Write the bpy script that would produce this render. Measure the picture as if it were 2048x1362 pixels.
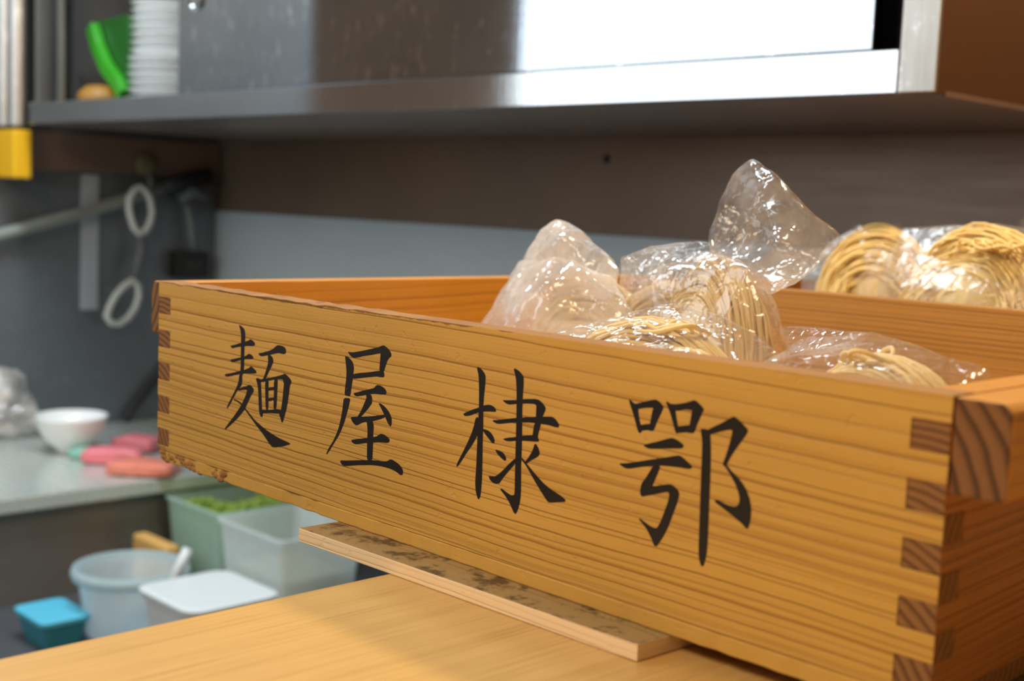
import bpy, bmesh, math, random
from mathutils import Vector, Matrix, noise
from mathutils.geometry import tessellate_polygon
R = random.Random(7)
PI = math.pi
SC = bpy.context.scene
for o in list(bpy.data.objects): bpy.data.objects.remove(o)
COL = SC.collection
# ------------------------------------------------------------------ camera
F = 2557.92; YAW, PIT, ROL = -0.7965, 0.1070, 0.0413
CP = Vector((0.8316, -0.4575, 0.1958))
fw = Vector((math.sin(YAW)*math.cos(PIT), math.cos(YAW)*math.cos(PIT), -math.sin(PIT)))
rt = Vector((math.cos(YAW), -math.sin(YAW), 0)); up = rt.cross(fw)
r2 = math.cos(ROL)*rt + math.sin(ROL)*up; u2 = -math.sin(ROL)*rt + math.cos(ROL)*up
cd = bpy.data.cameras.new('camera'); cam = bpy.data.objects.new('camera', cd); COL.objects.link(cam)
m = Matrix((r2, u2, -fw)).transposed().to_4x4(); m.translation = CP; cam.matrix_world = m
cd.sensor_width = 36; cd.lens = F/2048*36; cd.clip_start = .02
cd.dof.use_dof = True; cd.dof.focus_distance = .74; cd.dof.aperture_fstop = 7.0; cd.dof.aperture_blades = 7
SC.camera = cam
# ------------------------------------------------------------------ world, light, exposure
w = bpy.data.worlds.new('world'); SC.world = w; w.use_nodes = True
bg = w.node_tree.nodes['Background']; bg.inputs[0].default_value = (.60, .43, .31, 1); bg.inputs[1].default_value = .27
def light(name, kind, loc, power, col, size=.1, sy=None, target=None, rad=None):
    l = bpy.data.lights.new(name, kind); l.energy = power; l.color = col
    if kind == 'AREA':
        l.size = size
        if sy: l.shape = 'RECTANGLE'; l.size_y = sy
    else: l.shadow_soft_size = rad or size
    o = bpy.data.objects.new(name, l); o.location = loc; COL.objects.link(o)
    if target: o.rotation_euler = (Vector(target)-Vector(loc)).to_track_quat('-Z', 'Y').to_euler()
    return o
light('pendant_light', 'POINT', (.50, .62, .98), 31, (1, .77, .50), rad=.045)
light('window_light', 'AREA', (-1.43, -1.05, .95), 19, (.84, .94, 1), 1.54, 1.30, (-1.43, 1, .95))
light('ceiling_light', 'AREA', (-.9, .35, 1.6), 42, (.80, .92, 1), 1.2, .12, (-1.0, .5, 0))
light('front_fill_light', 'AREA', (.30, -1.3, 1.3), 19, (1, .80, .55), .6, .6, (.4, .1, 0))  # unseen soft fill added to brighten the tray front
light('warm_fill_spot', 'POINT', (.55, -1.0, .95), 9, (1, .68, .34), rad=.03)  # added warm point fill, turns the tray front more orange
SC.view_settings.view_transform = 'Standard'; SC.view_settings.look = 'None'
SC.view_settings.exposure = 0; SC.view_settings.gamma = 1; SC.view_settings.use_curve_mapping = False
def at(px, py, x=None, y=None, z=None):
    "point of the world seen at a pixel of the photograph, on one axis plane"
    d = r2*((px-1024)/F) + u2*(-(py-681)/F) + fw
    if x is not None: t = (x-CP.x)/d.x
    elif y is not None: t = (y-CP.y)/d.y
    else: t = (z-CP.z)/d.z
    return CP + d*t
# ------------------------------------------------------------------ materials
class NT:
    def __init__(s, name):
        s.m = bpy.data.materials.new(name); s.m.use_nodes = True; s.t = s.m.node_tree; s.t.nodes.clear()
        s.out = s.n('ShaderNodeOutputMaterial')
    def n(s, kind, **kw):
        x = s.t.nodes.new(kind)
        for k, v in kw.items(): setattr(x, k, v)
        return x
    def l(s, a, b): s.t.links.new(a, b)
    def set(s, inp, v):
        if hasattr(v, 'links') or isinstance(v, bpy.types.NodeSocket): s.l(v, inp)
        else: inp.default_value = v
    def math(s, op, a, b=0.0, c=0.0, clamp=False):
        x = s.n('ShaderNodeMath', operation=op, use_clamp=clamp)
        for i, v in enumerate((a, b, c)): s.set(x.inputs[i], v)
        return x.outputs[0]
    def noise(s, vec, scale, detail=2, rough=.5, dim='3D', fac=0):
        x = s.n('ShaderNodeTexNoise', noise_dimensions=dim); s.set(x.inputs['Vector'] if dim != '1D' else x.inputs['W'], vec)
        x.inputs['Scale'].default_value = scale; x.inputs['Detail'].default_value = detail; x.inputs['Roughness'].default_value = rough
        return x.outputs[fac]
    def mapv(s, vec, sc=(1, 1, 1), rot=(0, 0, 0), loc=(0, 0, 0)):
        x = s.n('ShaderNodeMapping'); s.l(vec, x.inputs[0]); x.inputs['Scale'].default_value = sc
        x.inputs['Rotation'].default_value = rot; x.inputs['Location'].default_value = loc; return x.outputs[0]
    def ramp(s, fac, stops, interp='LINEAR'):
        x = s.n('ShaderNodeValToRGB'); s.l(fac, x.inputs[0]); e = x.color_ramp.elements; x.color_ramp.interpolation = interp
        while len(e) < len(stops): e.new(.5)
        for i, (p, c) in enumerate(stops):
            e[i].position = p; e[i].color = c if len(c) == 4 else (*c, 1)
        return x.outputs[0]
    def mix(s, f, a, b, blend='MIX'):
        x = s.n('ShaderNodeMix', data_type='RGBA', blend_type=blend); s.set(x.inputs[0], f)
        for i, v in ((6, a), (7, b)): s.set(x.inputs[i], (*v, 1) if isinstance(v, tuple) and len(v) == 3 else v)
        return x.outputs[2]
    def obj(s): return s.n('ShaderNodeTexCoord').outputs['Object']
    def principled(s, **kw):
        p = s.n('ShaderNodeBsdfPrincipled')
        for k, v in kw.items():
            k = {'color': 'Base Color', 'rough': 'Roughness', 'metal': 'Metallic', 'coat': 'Coat Weight', 'spec': 'Specular IOR Level', 'trans': 'Transmission Weight', 'alpha': 'Alpha', 'sss': 'Subsurface Weight', 'crough': 'Coat Roughness', 'sheen': 'Sheen Weight'}.get(k, k)
            s.set(p.inputs[k], (*v, 1) if isinstance(v, tuple) and len(v) == 3 else v)
        s.l(p.outputs[0], s.out.inputs[0]); return p
    def bump(s, p, h, dist=.001, strength=1.0):
        b = s.n('ShaderNodeBump'); s.set(b.inputs['Height'], h); b.inputs['Distance'].default_value = dist; b.inputs['Strength'].default_value = strength
        s.l(b.outputs[0], p.inputs['Normal'])
V = Vector
def wood(name, light_c, dark_c, along='x', across='z', ref=.13, a=100, b=700, k=.75, rough=.5, warp=.006, seed=0.0, blotch=.35, relief=.0004, tilt=0.0, fibre=.25, coat=0.0, wear=0.0, wth=.60, rim=False, fsc=(22.0, 900.0)):
    t = NT(name); o = t.obj(); sx = t.n('ShaderNodeSeparateXYZ'); t.l(o, sx.inputs[0]); ax = dict(x=0, y=1, z=2)
    L, A = sx.outputs[ax[along]], sx.outputs[ax[across]]
    cmb = t.n('ShaderNodeCombineXYZ'); t.set(cmb.inputs[0], t.math('MULTIPLY', L, 1.0)); t.set(cmb.inputs[1], t.math('MULTIPLY', A, 4.0)); cmb.inputs[2].default_value = seed
    c = cmb.outputs[0]
    n1 = t.math('SUBTRACT', t.noise(c, 2.4, 2, .45), .5)
    n2 = t.math('SUBTRACT', t.noise(c, 28.0, 2, .5), .5)
    u = t.math('SUBTRACT', ref, A)
    u = t.math('ADD', u, t.math('MULTIPLY', n1, warp*2.2)); u = t.math('ADD', u, t.math('MULTIPLY', n2, warp*.22))
    u = t.math('ADD', u, t.math('MULTIPLY', L, tilt))
    ph = t.math('ADD', t.math('MULTIPLY', u, a), t.math('MULTIPLY', t.math('MULTIPLY', u, t.math('ABSOLUTE', u)), b))
    ph = t.math('ADD', ph, t.math('MULTIPLY', t.noise(ph, 1.1, 2, .5, '1D'), 1.6))
    saw = t.math('FRACT', ph); cell = t.math('FLOOR', ph)
    wn = t.n('ShaderNodeTexWhiteNoise', noise_dimensions='1D'); t.l(cell, wn.inputs['W'])
    line = t.ramp(saw, [(0, (.30,)*3), (.08, (0,)*3), (.60, (.05,)*3), (.80, (.40,)*3), (.93, (1,)*3), (1, (.25,)*3)])
    inten = t.math('MULTIPLY_ADD', wn.outputs[0], .65, .35)
    ln = t.math('MULTIPLY', line, inten)
    fc = t.n('ShaderNodeCombineXYZ'); t.set(fc.inputs[0], t.math('MULTIPLY', L, fsc[0])); t.set(fc.inputs[1], t.math('MULTIPLY', A, fsc[1])); fc.inputs[2].default_value = seed
    fib = t.noise(fc.outputs[0], 1.0, 3, .6)
    bl = t.noise(t.mapv(o, (3, 9, 9), loc=(seed, 0, 0)), 1.6, 3, .6)
    f = t.math('MULTIPLY', ln, k, clamp=True)
    col = t.mix(f, light_c, dark_c)
    col = t.mix(t.math('MULTIPLY', t.math('SUBTRACT', fib, .5, clamp=True), fibre*2), col, dark_c)
    col = t.mix(t.math('MULTIPLY', t.ramp(bl, [(.42, (0,)*3), (.75, (1,)*3)]), blotch), col, tuple(x*.72 for x in light_c))
    if wear:
        ww = t.noise(t.mapv(o, (9, 9, 30), loc=(seed, 3, 0)), 6, 5, .7)
        col = t.mix(t.math('MULTIPLY', t.ramp(ww, [(wth, (0,)*3), (wth+.10, (1,)*3)]), wear), col, tuple(x*.35 for x in dark_c))
    if rim:                                             # dark chipped wood along the upper edge and lower left corner
        en = t.noise(t.mapv(o, (60, 60, 160)), 1, 4, .7); en2 = t.noise(t.mapv(o, (7, 1, 1)), 1, 2, .5)
        lim = t.math('MULTIPLY_ADD', en, .0055, .1250); lim = t.math('MULTIPLY_ADD', t.math('ABSOLUTE', t.math('SUBTRACT', L, .16)), .011, lim)
        e1 = t.math('MULTIPLY', t.math('GREATER_THAN', A, lim), .75)
        low = t.math('MULTIPLY_ADD', en, .012, .0065); e2 = t.math('MULTIPLY', t.math('LESS_THAN', A, t.math('SUBTRACT', low, t.math('MULTIPLY', L, .16))), .5)
        col = t.mix(t.math('MAXIMUM', e1, e2), col, (.17, .065, .022))
    p = t.principled(color=col, rough=rough, coat=coat, spec=.35); p.inputs['Coat Roughness'].default_value = .2
    dent = t.noise(o, 120, 3, .6)
    h = t.math('ADD', t.math('MULTIPLY', ln, -1.0), t.math('MULTIPLY', fib, .35)); h = t.math('ADD', h, t.math('MULTIPLY', t.ramp(dent, [(.62, (0,)*3), (.7, (1,)*3)]), -.5))
    t.bump(p, h, relief, .9)
    return t.m
def endgrain(name, light_c, dark_c, ang=.9, freq=260, bow=9.0, plane='xz', rough=.65, ctr=(0, 0)):
    t = NT(name); o = t.obj(); sx = t.n('ShaderNodeSeparateXYZ'); t.l(o, sx.inputs[0]); ax = dict(x=0, y=1, z=2)
    X = t.math('WRAP', t.math('SUBTRACT', sx.outputs[ax[plane[0]]], ctr[0]), .3, -.3); Z = t.math('SUBTRACT', sx.outputs[ax[plane[1]]], ctr[1])
    a = t.math('ADD', t.math('MULTIPLY', X, math.cos(ang)), t.math('MULTIPLY', Z, math.sin(ang)))
    b = t.math('ADD', t.math('MULTIPLY', X, -math.sin(ang)), t.math('MULTIPLY', Z, math.cos(ang)))
    n = t.math('MULTIPLY', t.math('SUBTRACT', t.noise(o, 60, 2), .5), .004)
    a = t.math('ADD', t.math('ADD', a, n), t.math('MULTIPLY', t.math('MULTIPLY', b, b), bow))
    saw = t.math('FRACT', t.math('MULTIPLY', a, freq))
    line = t.ramp(saw, [(0, (.4,)*3), (.1, (0,)*3), (.5, (.1,)*3), (.9, (1,)*3), (1, (.4,)*3)])
    pore = t.noise(o, 900, 2, .6)
    col = t.mix(line, light_c, dark_c); col = t.mix(t.math('MULTIPLY', pore, .3), col, dark_c)
    p = t.principled(color=col, rough=rough, spec=.25); t.bump(p, t.math('ADD', line, pore), .0003, .7)
    return t.m
def plain(name, c, rough=.5, metal=0.0, var=.12, scale=30, **kw):
    t = NT(name); n = t.noise(t.obj(), scale, 3, .6)
    col = t.mix(t.math('MULTIPLY', n, var*2), c, tuple(x*.6 for x in c))
    p = t.principled(color=col, rough=rough, metal=metal, **kw); t.bump(p, n, .0003, .25); return t.m
def steel(name, c, rough=.3, scratch=.3, stain=.2, streak=(1, 1, 40), stain_c=(.12, .10, .09), metal=1.0, ripple=0.0, rv=.16):
    t = NT(name); o = t.obj()
    br = t.noise(t.mapv(o, streak), 6, 4, .6); sm = t.noise(t.mapv(o, (1, 1, 1)), 3.2, 4, .6); sp = t.noise(t.mapv(o, (2.2, 2.2, 1), rot=(0, .5, 0)), 24, 5, .75)
    col = t.mix(t.math('MULTIPLY', t.ramp(sm, [(.40, (0,)*3), (.72, (1,)*3)]), stain), c, stain_c)
    col = t.mix(t.math('MULTIPLY', t.ramp(sp, [(.56, (0,)*3), (.70, (1,)*3)]), scratch), col, tuple(min(1, x*1.9+.05) for x in c))
    p = t.principled(color=col, rough=t.math('MULTIPLY_ADD', br, rv, rough-rv/2), metal=metal)
    h = t.math('MULTIPLY', br, .15)
    if ripple: h = t.math('ADD', h, t.math('MULTIPLY', t.noise(t.mapv(o, (1, 1, 3)), 1.6, 1, .4), ripple*20))
    t.bump(p, h, .001, .25); return t.m
def film(name, haze=.1, spread=.25, rough=.09, tint=(1, .97, .93), fac=.30, base=.038, hazec=(.86, .82, .78)):
    t = NT(name); o = t.obj()
    tr = t.n('ShaderNodeBsdfTransparent'); tr.inputs[0].default_value = (*tint, 1)
    gl = t.n('ShaderNodeBsdfGlossy'); gl.inputs[1].default_value = rough; gl.inputs[0].default_value = (1, 1, 1, 1)
    df = t.n('ShaderNodeBsdfDiffuse'); df.inputs[0].default_value = (*hazec, 1)
    tl = t.n('ShaderNodeBsdfTranslucent'); tl.inputs[0].default_value = (*hazec, 1)
    b = t.n('ShaderNodeBump'); b.inputs['Distance'].default_value = .0015; b.inputs['Strength'].default_value = .28
    vo = t.n('ShaderNodeTexVoronoi', feature='DISTANCE_TO_EDGE'); vo.inputs['Scale'].default_value = 55
    wv = t.n('ShaderNodeVectorMath', operation='ADD'); t.l(o, wv.inputs[0]); nz = t.noise(o, 40, 3, .6, fac=1)
    sc = t.n('ShaderNodeVectorMath', operation='SCALE'); t.l(nz, sc.inputs[0]); sc.inputs['Scale'].default_value = .03; t.l(sc.outputs[0], wv.inputs[1]); t.l(wv.outputs[0], vo.inputs['Vector'])
    cr = t.ramp(vo.outputs[0], [(0, (1,)*3), (.10, (.15,)*3), (.3, (0,)*3)])
    hh = t.math('ADD', cr, t.noise(o, 70, 3, .65)); t.l(hh, b.inputs['Height'])
    for s_ in (gl, df): t.l(b.outputs[0], s_.inputs['Normal'])
    lw = t.n('ShaderNodeLayerWeight'); lw.inputs[0].default_value = .35; t.l(b.outputs[0], lw.inputs['Normal'])
    hz = t.noise(o, 17, 4, .6); hz = t.ramp(hz, [(.40, (0,)*3), (.70, (1,)*3)])
    hf = t.math('MULTIPLY_ADD', hz, spread, haze, clamp=True)
    m0 = t.n('ShaderNodeMixShader'); m0.inputs[0].default_value = .5; t.l(df.outputs[0], m0.inputs[1]); t.l(tl.outputs[0], m0.inputs[2])
    m1 = t.n('ShaderNodeMixShader'); t.l(hf, m1.inputs[0]); t.l(tr.outputs[0], m1.inputs[1]); t.l(m0.outputs[0], m1.inputs[2])
    m2 = t.n('ShaderNodeMixShader'); t.l(t.math('MULTIPLY_ADD', lw.outputs['Facing'], fac, base), m2.inputs[0]); t.l(m1.outputs[0], m2.inputs[1]); t.l(gl.outputs[0], m2.inputs[2])
    t.l(m2.outputs[0], t.out.inputs[0]); return t.m
def frosted(name, c, opac=.75, rough=.35):
    t = NT(name); tr = t.n('ShaderNodeBsdfTransparent'); tr.inputs[0].default_value = (*[.5+.5*x for x in c], 1)
    df = t.n('ShaderNodeBsdfPrincipled'); df.inputs['Base Color'].default_value = (*c, 1); df.inputs['Roughness'].default_value = rough
    tl = t.n('ShaderNodeBsdfTranslucent'); tl.inputs[0].default_value = (*c, 1)
    n = t.noise(t.obj(), 14, 3, .6)
    a = t.n('ShaderNodeMixShader'); a.inputs[0].default_value = .45; t.l(df.outputs[0], a.inputs[1]); t.l(tl.outputs[0], a.inputs[2])
    b = t.n('ShaderNodeMixShader'); t.l(t.math('MULTIPLY_ADD', n, .2, opac-.1, clamp=True), b.inputs[0]); t.l(tr.outputs[0], b.inputs[1]); t.l(a.outputs[0], b.inputs[2])
    t.l(b.outputs[0], t.out.inputs[0]); return t.m
# ------------------------------------------------------------------ mesh helpers
def box(bm, lo, hi, mat=0):
    x0, y0, z0 = lo; x1, y1, z1 = hi
    v = [bm.verts.new(p) for p in ((x0,y0,z0),(x1,y0,z0),(x1,y1,z0),(x0,y1,z0),(x0,y0,z1),(x1,y0,z1),(x1,y1,z1),(x0,y1,z1))]
    for f in ((3,2,1,0),(4,5,6,7),(0,1,5,4),(1,2,6,5),(2,3,7,6),(3,0,4,7)):
        fc = bm.faces.new([v[i] for i in f]); fc.material_index = mat
    return v
def prism(bm, poly, fn, mat=0):
    "poly 2D, fn(u, v, side) -> 3D"
    a = [bm.verts.new(fn(u, v, 0)) for u, v in poly]; b = [bm.verts.new(fn(u, v, 1)) for u, v in poly]
    n = len(poly); fs = [bm.faces.new(a), bm.faces.new(b[::-1])]
    for i in range(n):
        j = (i+1) % n; fs.append(bm.faces.new((a[j], a[i], b[i], b[j])))
    for f in fs: f.material_index = mat
    return fs
def tube(bm, pts, r, sides=6, cap=True, closed=False):
    pts = [Vector(p) for p in pts]; rings = []; n = len(pts); ref = None
    for i, p in enumerate(pts):
        d = (pts[(i+1) % n if closed else min(i+1, n-1)] - pts[(i-1) % n if closed else max(i-1, 0)])
        if d.length < 1e-9: d = Vector((0, 0, 1))
        d.normalize()
        if ref is None: ref = d.orthogonal().normalized()
        ref = (ref - d*ref.dot(d)); ref = ref.normalized() if ref.length > 1e-6 else d.orthogonal().normalized()
        q = d.cross(ref); rr = r[i] if isinstance(r, (list, tuple)) else r
        rings.append([bm.verts.new(p + (ref*math.cos(k*2*PI/sides) + q*math.sin(k*2*PI/sides))*rr) for k in range(sides)])
    for i in range(n if closed else n-1):
        A, B = rings[i], rings[(i+1) % n]
        for k in range(sides): bm.faces.new((A[k], A[(k+1) % sides], B[(k+1) % sides], B[k]))
    if cap and not closed:
        bm.faces.new(rings[0][::-1]); bm.faces.new(rings[-1])
def lathe(bm, prof, seg=32, ctr=(0, 0, 0), sx=1, sy=1, wob=0):
    rings = []
    for r, z in prof:
        rings.append([bm.verts.new((ctr[0]+r*sx*math.cos(k*2*PI/seg), ctr[1]+r*sy*math.sin(k*2*PI/seg), ctr[2]+z)) for k in range(seg)])
    for A, B in zip(rings, rings[1:]):
        for k in range(seg): bm.faces.new((A[k], A[(k+1) % seg], B[(k+1) % seg], B[k]))
def rrect(w, h, r, n=5):
    "rounded rectangle outline centred on 0"
    P = []
    for cx, cy, a0 in ((w/2-r, h/2-r, 0), (-w/2+r, h/2-r, PI/2), (-w/2+r, -h/2+r, PI), (w/2-r, -h/2+r, 1.5*PI)):
        for i in range(n+1):
            a = a0 + i*PI/2/n; P.append((cx+r*math.cos(a), cy+r*math.sin(a)))
    return P
def loft(bm, loops, capb=True, capt=False):
    rs = [[bm.verts.new(p) for p in L] for L in loops]
    for A, B in zip(rs, rs[1:]):
        for k in range(len(A)): bm.faces.new((A[k], A[(k+1) % len(A)], B[(k+1) % len(A)], B[k]))
    if capb: bm.faces.new(rs[0][::-1])
    if capt: bm.faces.new(rs[-1])
def obj(name, bm, mats, parent=None, smooth=False, bevel=0, seg=2, recalc=True):
    if recalc: bmesh.ops.recalc_face_normals(bm, faces=bm.faces)
    me = bpy.data.meshes.new(name); bm.to_mesh(me); bm.free()
    for mm in (mats if isinstance(mats, (list, tuple)) else [mats]): me.materials.append(mm)
    if smooth: me.polygons.foreach_set('use_smooth', [True]*len(me.polygons))
    o = bpy.data.objects.new(name, me); COL.objects.link(o)
    if parent: o.parent = parent; o.matrix_parent_inverse = parent.matrix_world.inverted() if False else Matrix.Translation(-Vector(parent.location))
    if bevel:
        b = o.modifiers.new('bevel', 'BEVEL'); b.width = bevel; b.segments = seg; b.limit_method = 'ANGLE'; b.angle_limit = .6; b.harden_normals = False
    return o
def tag(o, label=None, cat=None, group=None, kind=None):
    for k, v in (('label', label), ('category', cat), ('group', group), ('kind', kind)):
        if v: o[k] = v
    return o
def thing(name, label, cat, loc=(0, 0, 0), group=None):
    o = bpy.data.objects.new(name, None); o.location = loc; o.empty_display_size = .02; COL.objects.link(o); return tag(o, label, cat, group)
def NB(): return bmesh.new()
# ------------------------------------------------------------------ palette
GOLD, GOLDD = (.58, .338, .074), (.27, .105, .016)
W_front = wood('cedar_front', GOLD, GOLDD, rim=True, ref=.13, a=100, b=700, k=.92, seed=1.3, tilt=-.010, relief=.0006, rough=.55, blotch=.5)
W_side = wood('cedar_side_lit', (.62, .27, .030), (.30, .09, .010), along='y', ref=.13, a=110, b=300, k=.8, seed=7.1, tilt=.02, rough=.42, blotch=.3)  # lit copy of the end wood, lamp glow put into the colour
W_side_shade = wood('cedar_side_shade', (.38, .13, .010), (.12, .028, .003), along='y', ref=.13, a=110, b=700, k=.85, seed=4.1, tilt=.03, rough=.42, blotch=.4)  # darker copy for the right end, its shade put into the colour
W_back = wood('cedar_back', (.50, .25, .055), (.15, .06, .014), ref=.14, a=210, b=200, k=.95, seed=8.2, tilt=.004, rough=.5)
W_end = endgrain('cedar_end_grain', (.30, .145, .055), (.09, .035, .012), ang=.75, freq=210, bow=8, ctr=(-.003, .03))
W_endy = endgrain('cedar_end_grain_side', (.34, .16, .045), (.09, .03, .008), ang=-.8, freq=200, bow=4, plane='yz')
W_cleat = wood('cleat_wood', (.60, .26, .035), (.2, .06, .01), along='y', ref=.14, a=120, b=100, k=.6, seed=6.4, rough=.45, wear=.3)
W_cleatend = endgrain('cleat_end_grain', (.25, .115, .045), (.06, .026, .010), ang=.05, freq=125, bow=9, ctr=(.003, .085))
W_cleatend2 = endgrain('cleat_end_grain_left', (.27, .13, .055), (.06, .028, .012), ang=-.25, freq=150, bow=6, ctr=(-.015, .13))
W_base = wood('base_board_wood', (.58, .34, .075), (.32, .14, .03), ref=.01, a=60, b=0, k=.4, seed=2.2, rough=.6, blotch=.6, wear=.12)
W_rim = wood('worn_rim_wood', (.36, .18, .055), (.14, .05, .015), ref=.13, a=60, b=0, k=.5, seed=5.5, rough=.85, blotch=.8, wear=.5)
W_ply = wood('board_top_wood', (.37, .255, .11), (.20, .12, .05), along='x', across='y', ref=0, a=60, b=0, k=.35, seed=3.1, rough=.6, blotch=.9, wear=.85, wth=.50, warp=.02)
W_plyedge = wood('board_edge_wood', (.88, .68, .44), (.6, .42, .25), along='x', across='z', ref=0, a=300, b=0, k=.3, seed=3.3, rough=.7, blotch=.2)
W_counter = wood('counter_wood', (.61, .385, .135), (.42, .225, .065), along='y', across='x', ref=.3, a=45, b=0, k=.38, seed=9.0, rough=.30, blotch=.25, warp=.012, relief=.00005, fibre=1.7, fsc=(9.0, 520.0))
INK = NT('black_paint'); _n = INK.noise(INK.obj(), 420, 3, .7)
_c = INK.mix(INK.ramp(_n, [(.70, (0,)*3), (.76, (.6,)*3)]), (.010, .008, .008), (.30, .19, .09))
_p = INK.principled(color=_c, rough=.42, spec=.4); INK.bump(_p, INK.noise(INK.obj(), 300, 3), .0002, .5); INK = INK.m
S_cab = steel('cabinet_steel', (.46, .49, .53), .055, .8, .30, (1.2, 1, 60), ripple=.0015, rv=.04)
S_lip = steel('cabinet_lip_steel', (.60, .61, .63), .075, .25, .15, (60, 1, 1), rv=.05)
S_post = steel('worn_post_steel', (.50, .49, .47), .38, .5, .5, (40, 40, 1), stain_c=(.28, .20, .13))
S_wall = steel('brown_reflection_steel', (.25, .175, .125), .34, .10, .5, (1, 1, 16), stain_c=(.17, .12, .085), metal=.45)  # the room's dark warm reflection is put into this brown
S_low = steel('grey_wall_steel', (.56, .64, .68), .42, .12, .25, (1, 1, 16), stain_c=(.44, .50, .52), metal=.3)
S_left = steel('left_wall_steel', (.19, .215, .24), .36, .2, .4, (1, 1, 8), stain_c=(.10, .105, .11), metal=.5)
S_count = steel('counter_steel', (.60, .64, .60), .26, .2, .3, (1, 20, 1), stain_c=(.42, .43, .38), metal=.4)
S_dark = steel('dark_steel', (.20, .185, .17), .40, .1, .3, metal=.4)
S_under = steel('underside_steel', (.33, .27, .25), .30, .1, .3, metal=.6)
M_brown = plain('warm_reflection_panel', (.080, .028, .006), .40)  # warm reflection on the cabinet's steel side, put into an even brown
M_board = plain('brown_board', (.17, .10, .07), .6)
M_black = plain('black_plastic', (.012, .012, .013), .5)
M_int = plain('dark_interior', (.028, .028, .028), .7)
M_navy = plain('navy_interior_panel', (.035, .045, .095), .6)
M_yellow = plain('yellow_plastic', (.85, .46, .01), .45)
M_white = plain('white_ceramic', (.80, .81, .80), .22, var=.03)
M_wplas = plain('white_plastic', (.60, .65, .67), .4, var=.04)
M_green = plain('bright_green_plastic', (.04, .33, .015), .4, var=.1)
M_dgreen = plain('dark_green_plastic', (.015, .10, .012), .4)
M_orange = plain('orange_plastic', (.34, .16, .02), .5)
M_pink = plain('pink_wrapping', (.85, .22, .26), .35, var=.25)
M_coral = plain('coral_wrapping', (.82, .25, .17), .35, var=.25)
M_teal = plain('pale_green_plastic', (.25, .52, .42), .4)
M_pipe = plain('grey_pipe_paint', (.23, .25, .23), .5)
M_cord = plain('white_cord', (.66, .70, .68), .5, var=.04)
M_strap = plain('grey_strap', (.13, .14, .15), .6)
M_olive = plain('olive_plastic', (.15, .12, .045), .5)
M_trim = plain('pale_wall_trim', (.42, .47, .54), .45, var=.05)
M_veg = plain('chopped_green_vegetable', (.36, .52, .08), .6, var=.5, scale=90)
M_blue = plain('light_blue_plastic', (.10, .50, .70), .4, var=.15)
M_floor = plain('dark_floor', (.035, .035, .038), .5)
M_noodle = NT('noodle_dough'); _n = M_noodle.noise(M_noodle.obj(), 35, 2, .5)
_p = M_noodle.principled(color=M_noodle.ramp(_n, [(.30, (.92, .70, .32)), (.65, (.97, .82, .48))]), rough=.65, spec=.2)
def glow_through(N, p, c, f):
    "dough lets some light through"
    tl = N.n('ShaderNodeBsdfTranslucent'); tl.inputs[0].default_value = (*c, 1); mx = N.n('ShaderNodeMixShader'); mx.inputs[0].default_value = f
    N.l(p.outputs[0], mx.inputs[1]); N.l(tl.outputs[0], mx.inputs[2]); N.l(mx.outputs[0], N.out.inputs[0]); return N.m
M_noodle = glow_through(M_noodle, _p, (.95, .80, .46), .32)
M_noodleo = NT('golden_noodle_dough'); _p = M_noodleo.principled(color=(.94, .74, .33), rough=.6, spec=.2); M_noodleo = glow_through(M_noodleo, _p, (.95, .76, .36), .3)
F_rear = film('rear_bag_film', .03, .12, .24, tint=(.985, .98, .97), fac=.12, base=.02)
F_clear = film('clear_film', .03, .10, .12, fac=.14, base=.03, tint=(.985, .98, .97))
F_hazy = film('hazy_crumpled_film', .20, .75, .12, tint=(.97, .96, .95), hazec=(.93, .88, .84))
F_peak = film('clear_peaked_film', .03, .34, .14, tint=(.975, .96, .94), hazec=(.84, .79, .76))
F_back = film('bag_back_film', .06, .22, .15, tint=(.98, .96, .93))
T_tub = frosted('frosted_tub_plastic', (.88, .95, .97), .66)
T_gtub = frosted('greenish_tub_plastic', (.66, .84, .78), .72)
T_round = frosted('clear_round_tub_plastic', (.84, .92, .95), .36)
T_white = frosted('milky_tub_plastic', (.90, .94, .96), .94)
def struct(name, bm, mats, label, **kw): return tag(obj(name, bm, mats, **kw), label, None, None, 'structure')
# ------------------------------------------------------------------ the kitchen shell
XW, YW, ZT, ZF = -2.02, 1.27, -.0085, -1.05
bm = NB(); box(bm, (XW-.06, YW, .146), (2.6, YW+.05, 1.9)); struct('wall_back', bm, S_wall, 'stainless steel sheet wall under the cabinet, brown reflection put into its colour')
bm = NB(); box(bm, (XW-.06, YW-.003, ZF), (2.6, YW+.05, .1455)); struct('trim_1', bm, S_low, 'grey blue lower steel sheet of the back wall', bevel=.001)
bm = NB(); box(bm, (XW-.06, -.1, ZF), (XW, YW-.003, 1.9)); struct('wall_left', bm, S_left, 'dark dull steel wall at the left of the kitchen')
bm = NB(); box(bm, (XW-.06, -2.4, ZF-.05), (2.6, YW+.05, ZF)); struct('floor', bm, M_floor, 'dark kitchen floor')
bm = NB(); box(bm, (XW, .45, .226), (XW+.022, YW-.004, .312)); struct('trim_2', bm, M_board, 'brown board along the left wall below the cabinet', bevel=.002)
bm = NB(); box(bm, (XW, .908, -.095), (XW+.006, .950, .222)); struct('trim_3', bm, M_trim, 'pale vertical strip on the left wall', bevel=.001)
# counter that carries the noodle tray
t = thing('wooden_counter', 'pale varnished wooden counter slab the noodle tray rests on', 'counter', (.9, .2, ZF))
bm = NB(); box(bm, (.300, -1.0, ZT-.036), (2.4, 1.24, ZT)); obj('counter_top', bm, W_counter, t, bevel=.0015, seg=3)
bm = NB(); box(bm, (.36, -.95, ZF), (2.35, 1.2, ZT-.037)); obj('cabinet_body', bm, S_dark, t)
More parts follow.
